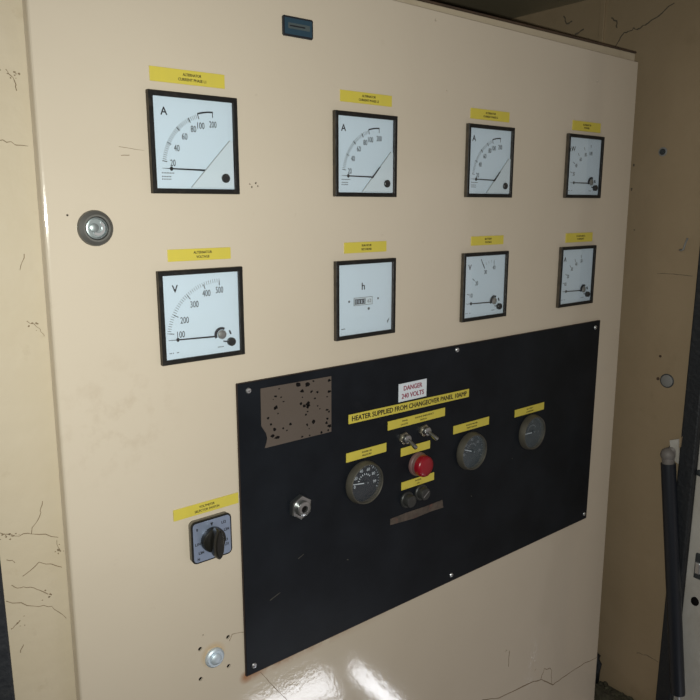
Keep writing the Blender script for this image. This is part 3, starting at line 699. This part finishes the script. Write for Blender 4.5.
# gas strut
o = thing('gas_strut', (.640, -.0885, Z0 - .406), 'black gas strut leaning against the dark rubber post by the side wall', 'strut')
def sl(x, y, z): return (x - .640, y + .0885, z + .406)
A_ = Vector(sl(.640, -.0900, -.414)); B_ = Vector(sl(.637, -.1500, -.846)); u_ = (B_ - A_).normalized()
MB().tube([A_, A_ + u_ * .004, A_ + u_ * .010, B_ - u_ * .010, B_ - u_ * .004, B_], .0128, 24).build('cylinder', M['strut'], o, smooth=True)
MB().tube([B_ - u_ * .002, B_ + u_ * .30], .0050, 16).build('rod', M['steel'], o, smooth=True)
bj = MB(); bj.tube([A_ - u_ * .014, A_ + u_ * .002], .0108, 16); 
bm = bmesh.new(); bmesh.ops.create_uvsphere(bm, u_segments=20, v_segments=12, radius=.0128); bmesh.ops.translate(bm, verts=bm.verts, vec=A_ - u_ * .016); bj.bm(bm, True)
bj.tube([A_ - u_ * .016, A_ - u_ * .016 + Vector((.010, -.006, .012))], .0085, 12)
bj.build('ball_joint', M['balljoint'], o, smooth=True)
# bracket of the strut
o = thing('strut_bracket', (WX, -.104, Z0 - .37), 'pale triangular steel bracket above the gas strut', 'bracket')
MB().add([(-.012, .022, -.0085), (-.012, -.0038, .0100), (-.012, -.003, -.0100), (0, .022, -.0085), (0, -.0038, .0100), (0, -.003, -.0100)],
         [(0, 1, 2), (5, 4, 3), (0, 3, 4, 1), (1, 4, 5, 2), (2, 5, 3, 0)]).build('top_plate', M['wall'], o)
MB().add([(-.018, -.001, .006), (-.018, .014, .000), (-.006, .014, -.036), (-.006, -.001, -.044), (-.014, -.001, .006), (-.014, .014, .000), (-.002, .014, -.036), (-.002, -.001, -.044)],
         [(0, 1, 2, 3), (7, 6, 5, 4), (0, 4, 5, 1), (1, 5, 6, 2), (2, 6, 7, 3), (3, 7, 4, 0)]).build('side_plate', M['pale'], o)
# things on the pale jamb beyond the post
JX = WX + .004
o = thing('door_catch', (JX, -.154, Z0 - .594), 'dark steel catch on the pale jamb beyond the rubber post', 'catch')
MB().box(-.006, 0, -.009, .006, -.024, .024, .002).build('plate', M['dark'], o)
MB().box(-.012, -.005, -.007, .003, -.012, .010, .002).build('tongue', M['steel'], o)
bt = MB(); bm = bmesh.new(); bmesh.ops.create_icosphere(bm, subdivisions=2, radius=.0075)
for v in bm.verts: v.co = Vector((v.co.x * .5, v.co.y, v.co.z * 1.2))
bt.bm(bm, True); tag(bt.build('jamb_bolt', M['spot'], None, (JX, -.1535, Z0 - .665)), 'small black bolt head below the dark catch on the pale jamb', 'bolt')
bt = MB(); bm = bmesh.new(); bmesh.ops.create_icosphere(bm, subdivisions=2, radius=.0065)
for v in bm.verts: v.co = Vector((v.co.x * .5, v.co.y * 1.1, v.co.z))
bt.bm(bm, True); tag(bt.build('jamb_bolt', M['dark'], None, (JX, -.1385, Z0 - .4225)), 'small dark bolt head above the dark catch, beside the post', 'bolt')
# debris at the foot of the right wall
db = MB()
for k_ in range(34):
    y = random.uniform(-.085, .012); bm = bmesh.new(); bmesh.ops.create_icosphere(bm, subdivisions=2, radius=random.uniform(.002, .0055))
    cxx = WX - random.uniform(.003, .022); czz = -.9225 + .0015
    for v in bm.verts: v.co = Vector((cxx, y, czz)) + Vector((v.co.x * random.uniform(.7, 1.3), v.co.y * random.uniform(.7, 1.4), v.co.z * random.uniform(.5, .9)))
    db.bm(bm, True)
tag(db.build('dirt_debris', M['dirt'], None, (0, 0, Z0)), 'dark crumbs of dirt piled on the ledge at the foot of the side wall', 'debris', kind='stuff')
hz = MB(); hz.tube([(WX - .012, .022, -.925), (WX - .012, .021, -.900), (WX - .011, .019, -.880), (WX - .010, .022, -.868), (WX - .009, .030, -.866)], .0085, 12)
tag(hz.build('cable_end', M['rubber'], None, (0, 0, Z0)), 'short dark cable end poking up between the door edge and the side wall', 'cable')

# ------------------------------------------------------------------ camera and light
cam = bpy.data.cameras.new('camera'); co = bpy.data.objects.new('camera', cam); C.objects.link(co)
a, b_ = -.6754, -.2013
Rz = Matrix.Rotation(a, 3, 'Z'); Rx = Matrix.Rotation(b_, 3, 'X'); Rf = Rz @ Rx
R3 = Matrix((Rf.col[0], Rf.col[2], -Rf.col[1])).transposed()
co.matrix_world = Matrix.Translation((-.5656, -.6778, Z0 + .0418)) @ R3.to_4x4()
cam.sensor_width = 36; cam.lens = 709.9 / 700 * 36; cam.clip_start = .02
bpy.context.scene.camera = co

ROLL1, ROLL2 = .35, -.7
def point(name, loc, power, col, r):
    l = bpy.data.lights.new(name, 'POINT'); l.energy = power; l.color = col; l.shadow_soft_size = r
    o = bpy.data.objects.new(name, l); C.objects.link(o); o.location = loc; return o
def area(name, loc, target, sx, sy, power, col, roll=0):
    l = bpy.data.lights.new(name, 'AREA'); l.shape = 'RECTANGLE'; l.size = sx; l.size_y = sy; l.energy = power; l.color = col
    o = bpy.data.objects.new(name, l); C.objects.link(o); o.location = loc
    q = (Vector(target) - Vector(loc)).to_track_quat('-Z', 'Y'); o.rotation_euler = (q.to_matrix() @ Matrix.Rotation(roll, 3, 'Z')).to_euler(); return o
# the torch of the phone, right beside its lens, beam along the view
sl_ = bpy.data.lights.new('torch', 'SPOT'); sl_.energy = 23.2; sl_.color = (1.0, 1.04, .95); sl_.shadow_soft_size = .006
sl_.spot_size = math.radians(125); sl_.spot_blend = 1.0
so = bpy.data.objects.new('torch', sl_); C.objects.link(so); so.matrix_world = Matrix.Translation((-.5656 + .012, -.6778 - .004, Z0 + .0418 - .014)) @ R3.to_4x4()
# daylight coming in low from the right, off the bright ground outside
CAMP = Vector((-.5656, -.6778, Z0 + .0418))
def mirror(px, pz, k):
    P = Vector((px, 0, Z0 + pz)); dd = P - CAMP; dd.y = -dd.y; return P + dd * k
area('daylight_patch', mirror(-.118, -.586, 1.25), mirror(-.118, -.586, 0), .25, .085, .85, (.93, .95, 1.0), ROLL1)
area('daylight_gap', mirror(.024, -.634, 1.15), mirror(.024, -.634, 0), .18, .042, .36, (.93, .95, 1.0), ROLL2)

area('ground_bounce_fill', mirror(.10, -.62, 2.0) + Vector((0, 0, .75)), (.15, 0, Z0 - .45), 4.2, 3.0, 10.5, (1.0, .87, .84))  # broad fill added for ground bounce, brightens the lower right of the door

W = bpy.data.worlds.new('world'); bpy.context.scene.world = W; W.use_nodes = True
bg = W.node_tree.nodes['Background']; bg.inputs[0].default_value = (1.0, .87, .82, 1); bg.inputs[1].default_value = .15
vs = bpy.context.scene.view_settings
vs.view_transform = 'Standard'; vs.look = 'None'; vs.exposure = 0; vs.gamma = 1; vs.use_curve_mapping = False
